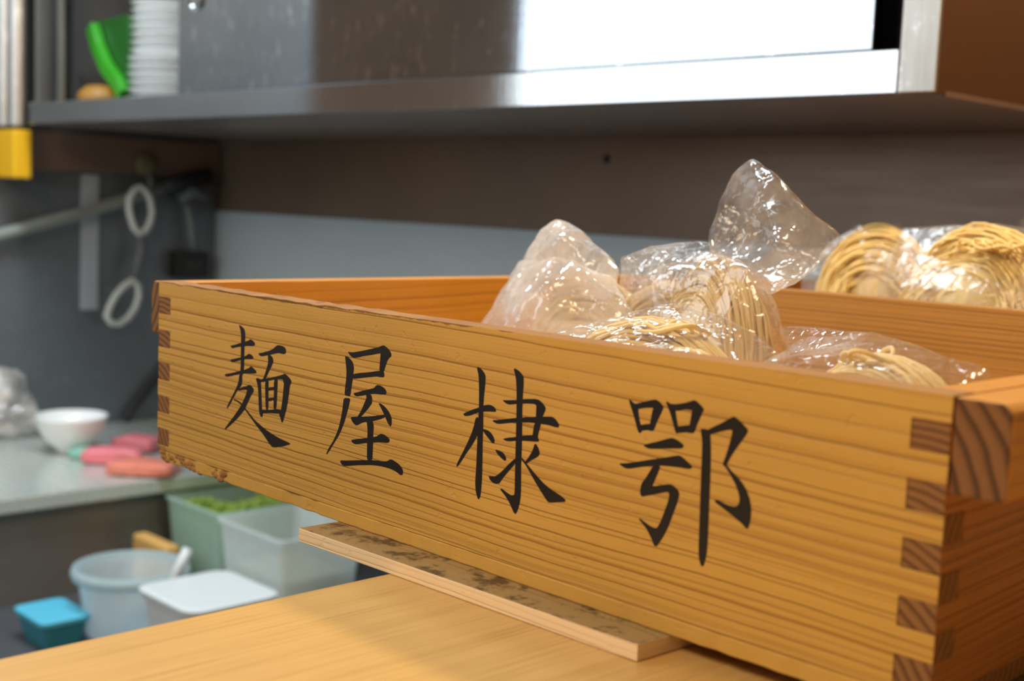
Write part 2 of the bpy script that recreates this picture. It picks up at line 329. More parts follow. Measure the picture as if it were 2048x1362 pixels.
# ------------------------------------------------------------------ noodle tray
TW, TD, TH, TT, TB = .6051, .520, .130, .0165, .0085
fing = [(.084, .178), (.268, .362), (.450, .544), (.633, .727), (.816, .910)]      # end panel fingers, fractions from the top
fz = [((1-b)*TH, (1-a)*TH) for a, b in fing][::-1]                                   # low to high
def frontpoly(worn):
    "front and back panel outline in x, z with finger notches"
    P = [(TT, TB)]
    P = [(0, TB)]
    if worn: P = [(0.0, .0112), (.0016, .0098), (.0040, TB)]
    rr = random.Random(3)
    P.append((TW, TB))
    for a, b in fz: P += [(TW, a), (TW-TT, a), (TW-TT, b), (TW, b)]
    P.append((TW, TH))
    n = 60
    for i in range(1, n):
        x = TW*(1-i/n); dz = 0
        if worn and .03 < x < .30: dz = -rr.random()**2*.0010
        P.append((x, TH+dz))
    P.append((0, TH))
    for a, b in fz[::-1]: P += [(0, b), (TT, b), (TT, a), (0, a)]
    out = []
    for p in P:
        if not out or (abs(p[0]-out[-1][0])+abs(p[1]-out[-1][1])) > 1e-7: out.append(p)
    return out
def sidepoly():
    P = [(TT, TB), (TD-TT, TB)]
    for a, b in fz: P += [(TD-TT, a), (TD, a), (TD, b), (TD-TT, b)]
    P += [(TD-TT, TH-.0002), (TT, TH-.0002)]
    for a, b in fz[::-1]: P += [(TT, b), (0, b), (0, a), (TT, a)]
    return P
def setmat(bm, rules, default=0):
    bm.normal_update()
    for f in bm.faces:
        f.material_index = default
        for ax, s, idx in rules:
            if f.normal[ax]*s > .8: f.material_index = idx
def build_tray(worn, label):
    root = thing('noodle_tray', label, 'tray', (0, 0, 0))
    def panel(name, poly, fn, mats, rules, lab=None):
        bm = NB(); prism(bm, poly, fn); bmesh.ops.recalc_face_normals(bm, faces=bm.faces); setmat(bm, rules)
        o = obj(name, bm, mats, root, bevel=.0006, seg=2)
        if lab: o['label'] = lab
        return o
    g = .0001
    panel('front_panel', frontpoly(worn), lambda u, v, s: (u, s*TT, v), [W_front, W_endy, W_rim], [(0, 1, 1), (0, -1, 1), (2, 1, 2)], 'front panel with black painted characters' if worn else None)
    panel('back_panel', frontpoly(False), lambda u, v, s: (u, TD-TT+s*TT, v), [W_back, W_endy, W_rim], [(0, 1, 1), (0, -1, 1), (2, 1, 2)])
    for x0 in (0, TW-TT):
        panel('end_panel', sidepoly(), lambda u, v, s: (x0+s*TT, u+.0002 if u < .01 else (u-.0002 if u > TD-.01 else u), v), [W_side if x0 == 0 else W_side_shade, W_end, W_cleat], [(1, -1, 1), (1, 1, 1), (2, 1, 2)])
    bm = NB()                                                           # base board, its long edge slightly bruised
    rr = random.Random(5); n = 70; lo = []
    for i in range(n+1):
        x = .0060+(TW-.0062)*i/n if worn else TW*i/n
        lo.append((x, (rr.random()**2*.0022*(1 if x < .2 else .45) if worn else 0)))
    poly = [(x, y) for x, y in lo] + [(TW, TD), (lo[0][0], TD)]
    prism(bm, poly, lambda u, v, s: (u, v-.0002, s*TB-.00005))
    bmesh.ops.recalc_face_normals(bm, faces=bm.faces); setmat(bm, [(0, 1, 1)])
    obj('base_board', bm, [W_base, W_endy], root, bevel=.0009, seg=2)
    if worn:
        bm = NB(); rr = random.Random(11)                               # splintered corner under the left end
        for i in range(46):
            x = .004+rr.random()**1.3*.085; s = .0009+rr.random()*.0022
            zc = .0008+rr.random()*.006+max(0, .010-x)*.8
            bmesh.ops.create_icosphere(bm, subdivisions=1, radius=s, matrix=Matrix.Translation((x, .0012+rr.random()*.001, zc)) @ Matrix.Diagonal((1.6, .8, .8, 1)))
        o = obj('splintered_edge', bm, W_rim, root); o['kind'] = 'stuff'
    for sx, em in ((-1, W_cleatend2), (1, W_cleatend)):                 # hand cleats under the rim at both ends
        x0, x1 = (-.0125, -.0001) if sx < 0 else (TW+.0001, TW+.0235)
        z0, z1 = TH*.705, TH-.0004
        P = [(x0, z0+.003), (x0+.003, z0), (x1, z0), (x1, z1), (x0+.004, z1), (x0, z1-.005)] if sx < 0 else [(x0, z0), (x1-.002, z0), (x1, z0+.002), (x1, z1-.003), (x1-.004, z1), (x0, z1)]
        bm = NB(); prism(bm, P, lambda u, v, s: (u, .0008+s*(TD-.0016), v)); bmesh.ops.recalc_face_normals(bm, faces=bm.faces); setmat(bm, [(1, -1, 1), (1, 1, 1)])
        obj('hand_cleat', bm, [W_cleat, em], root, bevel=.0012, seg=2)
    return root
tray = build_tray(True, 'worn cedar noodle tray with black painted characters and finger joints')
GLYPHS = [
 [[(105.9,108.9),(109.6,107.9),(112.4,106.6),(113.9,104.3),(114.0,99.7),(113.2,94.7),(113.4,79.2),(110.7,74.3),(107.5,74.2),(109.0,78.7),(109.0,94.3),(108.9,102.7),(107.6,106.1)],
  [(95.8,93.7),(100.3,94.6),(114.4,98.5),(118.2,99.5),(119.8,100.6),(122.5,100.2),(125.4,98.7),(125.7,97.3),(123.3,96.3),(116.4,95.8),(110.0,94.7),(103.6,93.5),(98.2,92.1)],
  [(96.1,84.3),(100.6,85.4),(112.8,88.3),(116.0,89.5),(118.8,91.1),(122.3,90.3),(124.2,89.0),(124.0,88.1),(121.1,87.5),(114.1,86.8),(105.2,84.6),(99.0,82.8),(97.1,83.3)],
  [(89.2,73.7),(97.7,75.5),(114.4,79.9),(118.8,81.3),(121.3,83.0),(124.4,82.1),(127.8,80.4),(128.0,79.3),(125.8,78.7),(114.5,77.4),(102.9,74.9),(95.1,72.9),(91.1,72.3)],
  [(107.5,75.3),(110.9,75.4),(111.4,73.3),(111.1,69.7),(109.0,67.3),(106.1,65.2),(100.2,58.3),(97.0,54.2),(94.2,51.3),(92.9,51.0),(93.8,53.0),(98.8,59.5),(103.9,65.9),(106.0,69.1),(107.2,72.1)],
  [(106.1,65.5),(112.2,68.3),(116.7,69.2),(120.0,70.7),(123.0,69.9),(125.4,68.2),(125.0,66.6),(121.9,63.4),(117.1,56.4),(113.8,52.3),(107.8,47.2),(100.1,41.7),(91.6,36.3),(90.6,36.5),(94.2,40.1),(103.8,48.7),(110.7,55.8),(115.0,61.7),(117.4,66.0),(116.7,66.9),(111.0,66.0),(107.8,64.9)],
  [(101.1,58.8),(104.8,58.5),(110.0,57.5),(113.3,55.8),(117.2,53.6),(122.4,50.8),(126.9,48.3),(137.0,44.9),(144.4,42.9),(154.2,41.0),(167.9,39.6),(167.6,38.8),(160.4,36.4),(152.1,34.3),(147.8,33.8),(144.7,35.3),(137.2,40.4),(128.3,45.3),(121.8,49.3),(115.3,53.3),(110.0,56.1),(105.5,57.4),(101.9,57.6)],
  [(129.7,92.5),(133.4,93.1),(141.3,95.2),(145.5,96.6),(149.0,98.7),(151.4,100.1),(154.9,100.3),(159.1,99.8),(161.0,98.3),(160.9,96.2),(159.3,95.2),(156.9,95.1),(152.1,95.2),(144.4,93.3),(139.0,92.0),(132.9,90.8),(131.0,91.3)],
  [(140.8,92.6),(143.8,92.9),(146.3,91.5),(147.3,89.2),(145.3,85.9),(142.4,82.1),(139.5,77.9),(137.7,75.9),(135.3,75.7),(137.6,79.4),(139.9,83.9),(141.5,88.2)],
  [(127.4,75.7),(129.7,76.3),(133.4,75.8),(133.5,72.7),(134.4,65.1),(135.3,56.9),(136.5,52.9),(135.3,51.2),(133.6,51.7),(131.9,55.0),(131.2,61.9),(130.5,68.8),(129.2,72.8)],
  [(131.0,74.4),(132.2,75.7),(139.5,77.2),(150.3,79.8),(157.4,81.8),(160.3,83.0),(163.9,81.7),(167.5,79.5),(167.5,77.8),(165.9,75.9),(158.8,76.7),(158.7,79.0),(152.8,78.6),(144.4,76.7),(134.7,74.2)],
  [(159.9,79.5),(167.4,78.8),(166.1,75.9),(165.5,72.1),(163.8,63.7),(161.9,58.0),(160.3,54.4),(159.2,51.6),(158.0,51.4),(156.7,53.8),(154.6,56.6),(156.6,57.2),(158.1,64.3),(159.2,72.6)],
  [(132.9,56.0),(143.9,57.4),(151.1,58.9),(158.3,59.5),(159.6,57.3),(153.6,56.4),(144.0,55.5),(134.2,53.6)],
  [(138.3,75.7),(142.2,76.6),(142.2,70.3),(142.7,57.3),(139.8,56.8),(138.9,66.4)],
  [(148.4,77.7),(152.5,78.6),(152.3,71.7),(151.7,58.9),(148.5,58.4),(148.7,67.8)],
  [(141.6,71.4),(149.4,73.2),(149.4,71.5),(141.6,69.4)],
  [(141.8,64.6),(149.6,66.5),(149.7,64.8),(141.9,62.6)],
  ],
 [[(224.9,104.1),(227.3,104.2),(230.0,104.3),(237.9,106.0),(248.2,108.5),(254.3,110.1),(256.3,110.9),(258.8,111.7),(260.8,111.1),(263.9,109.6),(266.0,107.6),(266.0,106.0),(264.6,105.2),(262.6,105.0),(257.5,106.3),(255.5,106.7),(248.4,104.9),(241.1,103.5),(234.9,101.8),(230.6,101.1),(227.9,101.9)],
  [(256.2,107.7),(265.6,106.9),(264.6,105.2),(262.7,103.4),(260.9,99.4),(259.8,96.4),(255.5,96.1),(255.8,100.7),(256.1,104.5)],
  [(230.6,91.4),(236.4,92.8),(244.7,94.2),(254.9,96.4),(259.8,96.8),(260.4,93.4),(257.1,92.9),(253.1,92.9),(244.8,91.3),(236.5,89.7),(230.7,88.6)],
  [(222.5,101.3),(224.4,101.4),(228.0,100.0),(230.6,98.0),(231.5,95.1),(231.1,91.8),(230.7,88.5),(229.8,84.4),(228.7,78.0),(226.3,77.7),(223.1,77.9),(223.4,82.2),(224.2,87.6),(224.4,92.3),(223.5,96.8)],
  [(222.3,76.1),(228.8,76.7),(228.1,73.6),(226.2,68.0),(223.3,60.9),(219.2,53.6),(213.4,46.6),(207.2,39.2),(206.1,39.2),(208.5,43.1),(213.8,49.4),(218.0,56.8),(220.4,64.5),(221.7,70.7)],
  [(231.4,80.1),(235.8,81.3),(242.1,83.3),(248.3,85.0),(251.3,85.9),(252.8,87.4),(254.3,88.1),(257.4,88.0),(261.0,86.9),(262.8,85.2),(262.2,83.6),(257.6,82.9),(251.5,82.6),(244.3,81.0),(239.1,79.6),(233.8,78.6)],
  [(243.8,81.0),(248.4,81.8),(249.8,79.3),(249.5,76.6),(246.7,73.6),(241.7,69.0),(238.1,66.2),(236.0,66.5),(239.5,70.6),(242.4,75.6),(244.4,79.2)],
  [(229.7,65.4),(231.7,66.1),(238.6,67.1),(248.0,68.7),(256.2,70.5),(262.2,71.9),(262.3,70.4),(257.3,68.4),(252.2,66.8),(250.2,66.2),(241.9,64.4),(236.2,61.7),(234.8,61.4),(232.4,62.3),(230.7,63.7)],
  [(255.6,77.6),(257.9,77.7),(262.0,76.2),(265.7,73.8),(268.1,70.7),(268.3,67.2),(267.4,65.8),(266.0,66.2),(263.4,69.0),(260.7,72.4),(258.0,75.3)],
  [(245.0,65.9),(250.2,67.0),(251.9,64.0),(251.6,58.8),(251.7,52.3),(251.5,42.8),(246.6,41.9),(246.2,51.4),(246.3,61.2)],
  [(230.5,51.9),(236.1,53.3),(245.5,55.5),(254.7,57.8),(257.2,59.3),(258.7,60.2),(261.8,60.1),(265.4,59.0),(267.0,58.0),(266.5,56.5),(264.0,55.6),(259.0,55.3),(251.8,53.9),(242.5,51.9),(235.1,50.0),(232.4,50.4)],
  [(219.9,37.7),(228.1,39.0),(238.8,41.1),(251.3,43.4),(261.5,44.3),(265.6,45.2),(268.0,46.8),(270.5,46.7),(275.6,45.4),(279.2,43.2),(279.9,41.4),(279.3,39.6),(277.4,39.3),(273.8,40.6),(267.8,41.4),(259.6,41.3),(251.4,40.5),(238.9,38.2),(230.4,36.4),(224.4,35.0),(222.2,35.6)],
  ],
 [[(338.0,108.7),(339.7,108.7),(342.5,107.6),(345.2,105.1),(345.2,100.8),(344.6,94.4),(344.3,88.1),(344.9,78.7),(344.9,69.3),(345.4,56.7),(345.5,47.2),(344.9,40.7),(343.9,38.1),(342.7,38.3),(340.9,41.9),(340.2,46.9),(340.6,55.9),(340.6,68.6),(340.7,78.1),(340.9,87.6),(340.5,97.0),(339.7,104.4)],
  [(328.6,82.0),(330.9,83.3),(336.4,85.7),(341.8,87.6),(344.5,88.9),(348.0,89.9),(351.2,89.8),(353.5,88.8),(354.3,87.4),(353.6,86.8),(349.2,86.4),(343.7,85.5),(339.2,84.1),(333.8,81.8),(330.1,81.1)],
  [(338.9,82.2),(342.1,81.5),(341.9,77.0),(340.4,71.7),(337.0,66.7),(332.1,60.8),(328.6,56.0),(325.8,52.7),(324.7,52.7),(325.4,54.5),(329.3,60.9),(333.6,68.1),(337.0,75.0)],
  [(344.3,76.4),(347.0,76.4),(350.2,75.8),(352.6,74.0),(354.1,71.7),(353.7,70.1),(351.9,70.1),(349.1,72.2),(345.7,74.5)],
  [(365.9,111.3),(367.6,111.3),(370.2,110.4),(373.5,108.1),(373.8,104.5),(373.5,98.4),(373.6,89.3),(374.4,74.1),(374.4,61.9),(375.1,49.7),(375.0,44.1),(373.6,38.9),(372.1,36.0),(370.7,36.2),(368.8,38.6),(366.5,41.5),(363.2,44.3),(359.8,46.5),(359.9,47.1),(361.3,47.2),(364.9,45.9),(368.0,45.1),(370.2,45.7),(370.5,47.6),(370.0,61.1),(369.8,73.4),(369.4,88.6),(368.8,100.8),(367.9,106.7)],
  [(358.6,93.8),(362.9,94.3),(369.0,95.3),(376.6,96.9),(384.1,97.9),(387.5,96.6),(390.0,94.5),(390.1,93.2),(388.0,89.0),(383.5,88.3),(383.5,91.3),(383.5,95.2),(376.7,94.6),(368.2,93.1),(363.5,92.1),(360.8,92.6)],
  [(351.5,82.1),(356.5,83.0),(364.4,84.9),(372.9,86.8),(383.8,88.8),(389.6,89.7),(394.9,90.5),(397.4,89.5),(400.0,87.2),(399.7,85.7),(397.3,85.5),(392.3,85.9),(387.4,85.6),(380.7,85.3),(373.1,84.3),(364.5,82.7),(356.7,80.9),(353.5,81.0)],
  [(382.8,85.8),(387.4,85.9),(386.3,82.1),(385.3,78.9),(386.3,76.7),(381.7,75.9),(381.8,80.2)],
  [(359.9,73.5),(363.2,74.6),(369.2,76.0),(377.7,78.3),(381.9,79.1),(385.3,78.6),(386.5,77.0),(385.9,76.2),(377.9,75.4),(371.1,74.5),(365.9,73.2),(362.9,72.9)],
  [(354.6,67.0),(357.5,67.0),(361.1,66.3),(363.1,64.2),(363.2,62.7),(362.0,62.3),(359.5,63.3),(356.2,65.2)],
  [(350.4,52.2),(352.5,52.4),(355.6,52.8),(359.9,55.9),(366.6,62.3),(370.3,65.2),(370.1,62.3),(365.1,57.1),(361.0,52.6),(358.9,49.7),(356.7,49.0),(354.0,49.1),(351.7,50.3)],
  [(383.4,74.8),(384.7,74.7),(386.5,72.8),(387.5,70.2),(385.9,68.5),(381.8,66.2),(377.8,63.4),(376.9,64.0),(380.1,67.8),(382.4,71.5)],
  [(374.1,66.4),(376.8,64.8),(382.1,61.1),(390.0,56.2),(396.0,53.7),(402.6,52.0),(406.6,50.4),(406.4,49.3),(401.2,48.1),(395.6,46.7),(393.9,47.3),(389.5,51.2),(384.1,56.3),(378.7,62.0),(374.7,65.0)],
  ],
 [[(444.2,106.2),(445.5,105.9),(447.3,104.8),(450.0,104.3),(451.0,98.6),(453.0,93.4),(453.1,91.8),(451.8,91.0),(450.6,92.1),(449.1,95.7),(447.2,100.0),(445.2,103.6)],
  [(446.4,105.0),(447.7,104.3),(454.2,106.5),(458.2,107.8),(460.6,108.4),(463.1,107.4),(465.4,105.5),(464.9,103.9),(459.3,103.7),(458.8,104.2),(454.4,103.5),(449.5,102.1),(447.0,102.5)],
  [(459.1,104.3),(465.0,104.5),(464.2,102.5),(462.1,98.4),(460.4,93.9),(458.8,93.4),(457.7,96.4),(458.3,99.7)],
  [(450.1,94.3),(454.1,95.7),(458.1,96.6),(461.0,96.3),(460.4,93.9),(459.2,93.2),(456.7,93.4),(452.7,92.4),(451.4,92.2)],
  [(466.5,108.2),(467.8,108.2),(469.5,107.3),(471.9,106.7),(473.0,101.9),(474.5,97.1),(474.9,95.3),(473.9,94.2),(472.7,95.3),(471.2,99.1),(469.4,103.2),(467.6,106.1)],
  [(468.7,107.5),(471.8,107.7),(476.4,108.8),(480.2,110.1),(482.8,111.3),(485.6,109.9),(488.3,107.9),(487.8,106.3),(481.7,106.3),(478.2,106.4),(473.6,104.8),(469.6,105.2)],
  [(481.6,106.6),(487.9,107.2),(486.9,104.6),(485.1,100.6),(483.5,96.3),(482.0,95.9),(480.6,98.7),(481.3,103.1)],
  [(473.3,97.5),(477.2,98.6),(481.7,99.6),(484.8,99.3),(483.6,96.5),(482.0,95.9),(478.9,95.9),(474.3,94.7)],
  [(454.4,85.9),(457.2,87.0),(463.5,89.2),(468.2,91.1),(471.3,92.1),(474.5,91.5),(477.8,90.1),(478.2,89.2),(477.1,88.1),(470.9,87.1),(464.6,85.9),(458.9,84.9),(456.5,85.0)],
  [(440.0,74.7),(444.6,75.5),(451.2,77.4),(459.3,79.9),(467.2,82.1),(472.7,83.9),(476.2,84.8),(479.8,83.2),(483.4,81.1),(483.5,80.2),(481.6,79.4),(476.9,79.3),(470.7,78.8),(464.3,78.0),(455.4,75.9),(445.6,73.0),(442.6,73.5)],
  [(461.1,77.4),(465.5,78.2),(463.8,73.7),(461.7,68.9),(461.1,67.5),(466.5,69.1),(471.2,70.5),(473.6,70.2),(476.5,68.5),(477.2,67.0),(476.5,63.4),(474.5,57.9),(472.8,53.1),(471.8,50.4),(469.7,46.1),(466.4,40.8),(465.3,39.8),(464.1,40.0),(462.2,43.1),(459.1,47.0),(454.1,50.5),(454.8,51.0),(458.0,49.7),(462.3,48.3),(465.1,48.4),(466.9,51.2),(469.0,56.8),(471.0,62.3),(471.5,66.3),(469.9,66.7),(463.6,64.4),(457.2,62.2),(455.2,61.5),(454.0,62.9),(454.5,67.5),(457.4,71.3),(459.6,74.9)],
  [(487.0,98.7),(488.7,99.0),(492.1,98.9),(492.8,95.7),(493.5,89.6),(494.0,77.4),(494.2,65.1),(494.6,49.6),(494.4,42.1),(493.1,37.1),(492.3,36.6),(491.4,37.3),(490.1,40.5),(489.7,47.3),(489.4,57.9),(489.0,70.3),(488.7,85.7),(488.4,93.7)],
  [(490.9,98.7),(493.8,100.6),(498.8,103.3),(503.0,106.1),(505.0,107.0),(508.1,105.4),(512.5,102.4),(512.4,101.2),(510.8,98.6),(506.9,93.1),(504.3,89.0),(502.7,85.7),(502.0,84.3),(500.4,84.4),(500.5,85.6),(502.0,89.9),(503.7,96.2),(504.5,100.6),(503.4,101.0),(499.1,99.7),(494.7,97.9),(492.2,96.8)],
  [(500.5,85.0),(502.5,85.0),(504.7,83.0),(509.3,80.2),(513.1,76.7),(515.6,72.4),(516.7,68.4),(516.8,63.6),(515.8,59.3),(514.8,58.9),(512.1,60.8),(506.8,63.3),(501.5,65.6),(497.3,67.2),(497.2,68.3),(499.1,68.4),(503.6,67.3),(508.7,67.3),(510.4,69.5),(510.2,72.5),(508.0,77.0),(504.1,81.7)],
  ],
]

glabels = ['leftmost painted character with tall left half', 'second painted character with sweeping left stroke', 'third painted character with tree shape at left', 'rightmost painted character with two small squares on top']
for gi, strokes in enumerate(GLYPHS):
    bm = NB()
    for si, poly in enumerate(strokes):
        P = [(x/1000, z/1000) for x, z in poly]; h = .00012+.00001*si
        # Chaikin rounding of the brush outline
        for _ in range(1):
            Q = []
            for i, p in enumerate(P):
                q = P[(i+1) % len(P)]; Q += [(p[0]*.8+q[0]*.2, p[1]*.8+q[1]*.2), (p[0]*.2+q[0]*.8, p[1]*.2+q[1]*.8)]
            P = Q
        va = [bm.verts.new((u, -h, v)) for u, v in P]; vb = [bm.verts.new((u, .0003, v)) for u, v in P]
        for tri in tessellate_polygon([[Vector((u, v, 0)) for u, v in P]]):
            for vs in (va, vb):
                try: bm.faces.new([vs[i] for i in tri])
                except ValueError: pass
        for i in range(len(P)):
            j = (i+1) % len(P); bm.faces.new((va[j], va[i], vb[i], vb[j]))
    o = obj('painted_character', bm, INK, tray); o['label'] = glabels[gi]
# second tray behind
tray2 = build_tray(False, 'plain cedar noodle tray behind the lettered one, under the golden noodle bags')
tray2.location = (.0, .535, ZT)
# board under the tray
bm = NB(); P = [(.2178, -.0270), (.4747, -.0210), (.4905, .46), (.2345, .455)]
prism(bm, P, lambda u, v, s: (u, v, ZT+.00005 if s == 0 else -.0002)); bmesh.ops.recalc_face_normals(bm, faces=bm.faces); setmat(bm, [(1, -1, 1), (0, 1, 1), (0, -1, 1)])
tag(obj('support_board', bm, [W_ply, W_plyedge], bevel=.0005), 'thin stained wooden board wedged between tray and counter', 'board')
# ------------------------------------------------------------------ noodles in bags
def rot(v, a): return Vector((v.x*math.cos(a)-v.y*math.sin(a), v.x*math.sin(a)+v.y*math.cos(a), v.z))
def hank(bm, c, rx, h, dep, n=150, ang=0.0, fan=.5, r=.00122, rr=None, twist=0.0, seg=22, jit=.0025, base=0.0, lean=0.0):
    "a folded bundle: every strand is an arch, strands lie side by side in depth and in layers"
    rr = rr or R; c = Vector(c)
    cx, rx_, h_, d_ = c, rx, h, dep
    core = bmesh.ops.create_icosphere(bm, subdivisions=3, radius=1.0)['verts']
    for v in core:
        p = Vector((v.co.x*rx*.74, v.co.y*dep*.42, max(v.co.z, -.25)*h*.76)); p.x += lean*max(p.z, 0); v.co = c + rot(p, ang)
    for i in range(n):
        s = rr.uniform(-1, 1); lay = 1-.30*rr.random()**1.3
        prof = math.sqrt(max(.02, 1-s*s*.86)); ph = rr.uniform(0, 9); w1, w2 = rr.gauss(0, jit), rr.gauss(0, jit)
        a0, a1 = PI*(1.02+rr.uniform(-.05, .1)), PI*(-.02-rr.uniform(-.05, .1)); pts = []
        for k in range(seg):
            u = k/(seg-1); a = a0+(a1-a0)*u
            spread = 1-fan*(.5+.5*math.cos(a-PI*.35)) if fan >= 0 else 1+fan*(.5+.5*math.cos(a-PI*.85))
            x = math.cos(a)*rx*lay*(.35+.65*prof); z = math.sin(a)*h*lay*prof
            y = s*dep*.5*spread + w1*math.sin(3*a+ph) + twist*math.cos(a)*.3*dep
            x += w2*math.sin(5*a+ph)*.7 + lean*max(z, 0); z += w1*.5*math.cos(4*a+ph)
            pts.append(c + rot(Vector((x, y, max(z, base))), ang))
        tube(bm, pts, r, 5, cap=False)
def loops(bm, c, rx, ry, n, rr, r=.00125, zr=.004):
    for i in range(n):
        q = c + Vector((rr.gauss(0, rx*.35), rr.gauss(0, ry*.35), rr.uniform(0, zr))); a = rr.uniform(0, PI); L = rr.uniform(.010, .022); W = L*rr.uniform(.3, .8); s0 = rr.uniform(0, 6); pts = []
        for k in range(22):
            u = s0+k/21*rr.choice((4.6, 5.2)) if False else s0+k/21*4.9
            pts.append(q + rot(Vector((L*math.cos(u), W*math.sin(u), .003*math.sin(2*u+s0)-.004*(abs(k-10.5)/10.5)**3)), a))
        tube(bm, pts, r, 5, cap=True)
def bag_mesh(hulls, amp=.003, scale=26, seed=0, elen=.0042, smooth=2):
    "film stretched between support points (one convex hull for every tented region), then crumpled"
    out = NB()
    for hi, pts in enumerate(hulls):
        b = NB()
        for p in pts: b.verts.new(p)
        g = bmesh.ops.convex_hull(b, input=list(b.verts)); dead = [e for e in g['geom_interior'] if isinstance(e, bmesh.types.BMVert)]
        if dead: bmesh.ops.delete(b, geom=dead, context='VERTS')
        for _ in range(9):
            es = [e for e in b.edges if e.calc_length() > elen]
            if not es: break
            bmesh.ops.subdivide_edges(b, edges=es, cuts=1); bmesh.ops.triangulate(b, faces=[f for f in b.faces if len(f.verts) > 3])
            if len(b.faces) > 45000: break
        for _ in range(smooth): bmesh.ops.smooth_vert(b, verts=b.verts, factor=.5, use_axis_x=True, use_axis_y=True, use_axis_z=True)
        b.normal_update(); off = Vector((seed*3.1, hi*1.7, seed)); mv = []
        for v in b.verts:
            q = v.co*scale + off; wq = q + noise.noise_vector(q*.7)*.9
            rid = 1-abs(noise.noise(wq))*2.2; rid2 = 1-abs(noise.noise(wq*2.3+Vector((5, 5, 5))))*2.2
            vd = noise.voronoi(q*1.25+wq*.12)[0]; vd2 = noise.voronoi(q*3.1)[0]
            mv.append(v.normal*(amp*(.45*rid+.15*rid2-1.0+1.5*vd[0]+.45*vd2[0])) + noise.noise_vector(q*2)*amp*.2)
        for v, d in zip(b.verts, mv): v.co += d
        me = bpy.data.meshes.new('tmp'); b.to_mesh(me); b.free(); out.from_mesh(me); bpy.data.meshes.remove(me)
    return out
def pts_at(lst): return [at(px, py, y=y) for px, py, y in lst]
def ground(lst, z=.011): return [Vector((x, y, z)) for x, y in lst]
def noodle_bag(label, nests, hulls, fmat, dough=M_noodle, amp=.003, seed=0, **kw):
    nb = NB(); nests(nb); c = hulls[0][0]
    xs = [p.x for H in hulls for p in H]; ys = [p.y for H in hulls for p in H]; zs = [p.z for H in hulls for p in H]
    root = thing('noodle_bag', label, 'noodle bag', (sum(xs)/len(xs), sum(ys)/len(ys), min(zs)), 'bags of fresh noodles in the trays')
    o = obj('noodles', nb, dough, root, smooth=True, recalc=False); o['kind'] = 'stuff'
    obj('plastic_film', bag_mesh(hulls, amp, seed=seed, **kw), fmat, root, smooth=True, recalc=False)
    return root
# bag with the fan shaped hank and the tall peaked neck
def nA(b):
    r1 = random.Random(21)
    hank(b, (.282, .285, .080), .058, .084, .080, 480, ang=-.55, fan=.45, rr=r1, twist=.2, jit=.002)
    hank(b, (.222, .300, .075), .040, .066, .060, 150, ang=.65, fan=.3, rr=r1)
hA = [pts_at([(1262, 590, .262), (1300, 545, .255), (1420, 500, .27), (1500, 530, .25), (1545, 640, .25), (1440, 505, .32), (1540, 600, .33)]) + ground([(.235, .235), (.335, .235), (.345, .33), (.24, .34), (.30, .215)], .02),
      pts_at([(1500, 318, .29), (1512, 326, .282), (1555, 352, .275), (1610, 425, .27), (1682, 482, .29), (1640, 520, .30), (1590, 575, .27), (1540, 590, .26), (1440, 545, .265), (1418, 470, .285), (1440, 400, .295), (1470, 345, .29), (1560, 500, .24)]),
      pts_at([(1240, 515, .285), (1300, 492, .30), (1425, 488, .30), (1440, 545, .27), (1330, 590, .26), (1240, 600, .27), (1380, 520, .25)])]
noodle_bag('clear noodle bag with tall twisted peak beside the crumpled bag', nA, hA, F_peak, amp=.0040, seed=1, scale=15)
# crumpled hazy bag at the left
def nB(b):
    r1 = random.Random(5)
    hank(b, (.150, .300, .070), .052, .070, .070, 190, ang=.25, fan=.2, rr=r1)
    hank(b, (.085, .255, .040), .040, .050, .060, 120, ang=.1, fan=.2, rr=r1)
hB = [pts_at([(985, 625, .255), (1008, 575, .25), (1035, 560, .26), (1040, 528, .27), (1150, 520, .24), (1230, 560, .26), (1265, 640, .24), (1100, 560, .22), (1050, 600, .21)]) + ground([(.045, .225), (.12, .19), (.205, .22), (.205, .31), (.06, .32)], .014),
      pts_at([(1112, 444, .285), (1082, 458, .282), (1060, 495, .28), (1035, 540, .275), (1150, 455, .285), (1200, 492, .29), (1240, 540, .28), (1220, 600, .27), (1060, 590, .27), (1130, 480, .26)])]
noodle_bag('crumpled milky noodle bag with rounded top, leftmost in the tray', nB, hB, F_hazy, amp=.0042, seed=2, scale=22)
# front bag, low, touching the lettered panel
def nC(b):
    r1 = random.Random(8)
    hank(b, (.392, .082, .066), .066, .070, .085, 420, ang=.10, fan=.35, rr=r1, jit=.002)
    hank(b, (.432, .066, .060), .045, .064, .060, 240, ang=-.3, fan=.2, rr=r1)
    loops(b, Vector((.402, .078, .1325)), .010, .006, 5, r1, zr=.003)
hC = [pts_at([(1195, 650, .085), (1290, 616, .085), (1345, 606, .09), (1440, 630, .09), (1560, 702, .075), (1500, 660, .12), (1320, 615, .12)]) + ground([(.335, .03), (.46, .03), (.47, .13), (.335, .14)], .012) + [Vector((.335, .022, .118)), Vector((.462, .022, .112))]]
noodle_bag('clear noodle bag with loose looped noodles just behind the painted front panel', nC, hC, F_clear, amp=.0013, seed=3, scale=16)
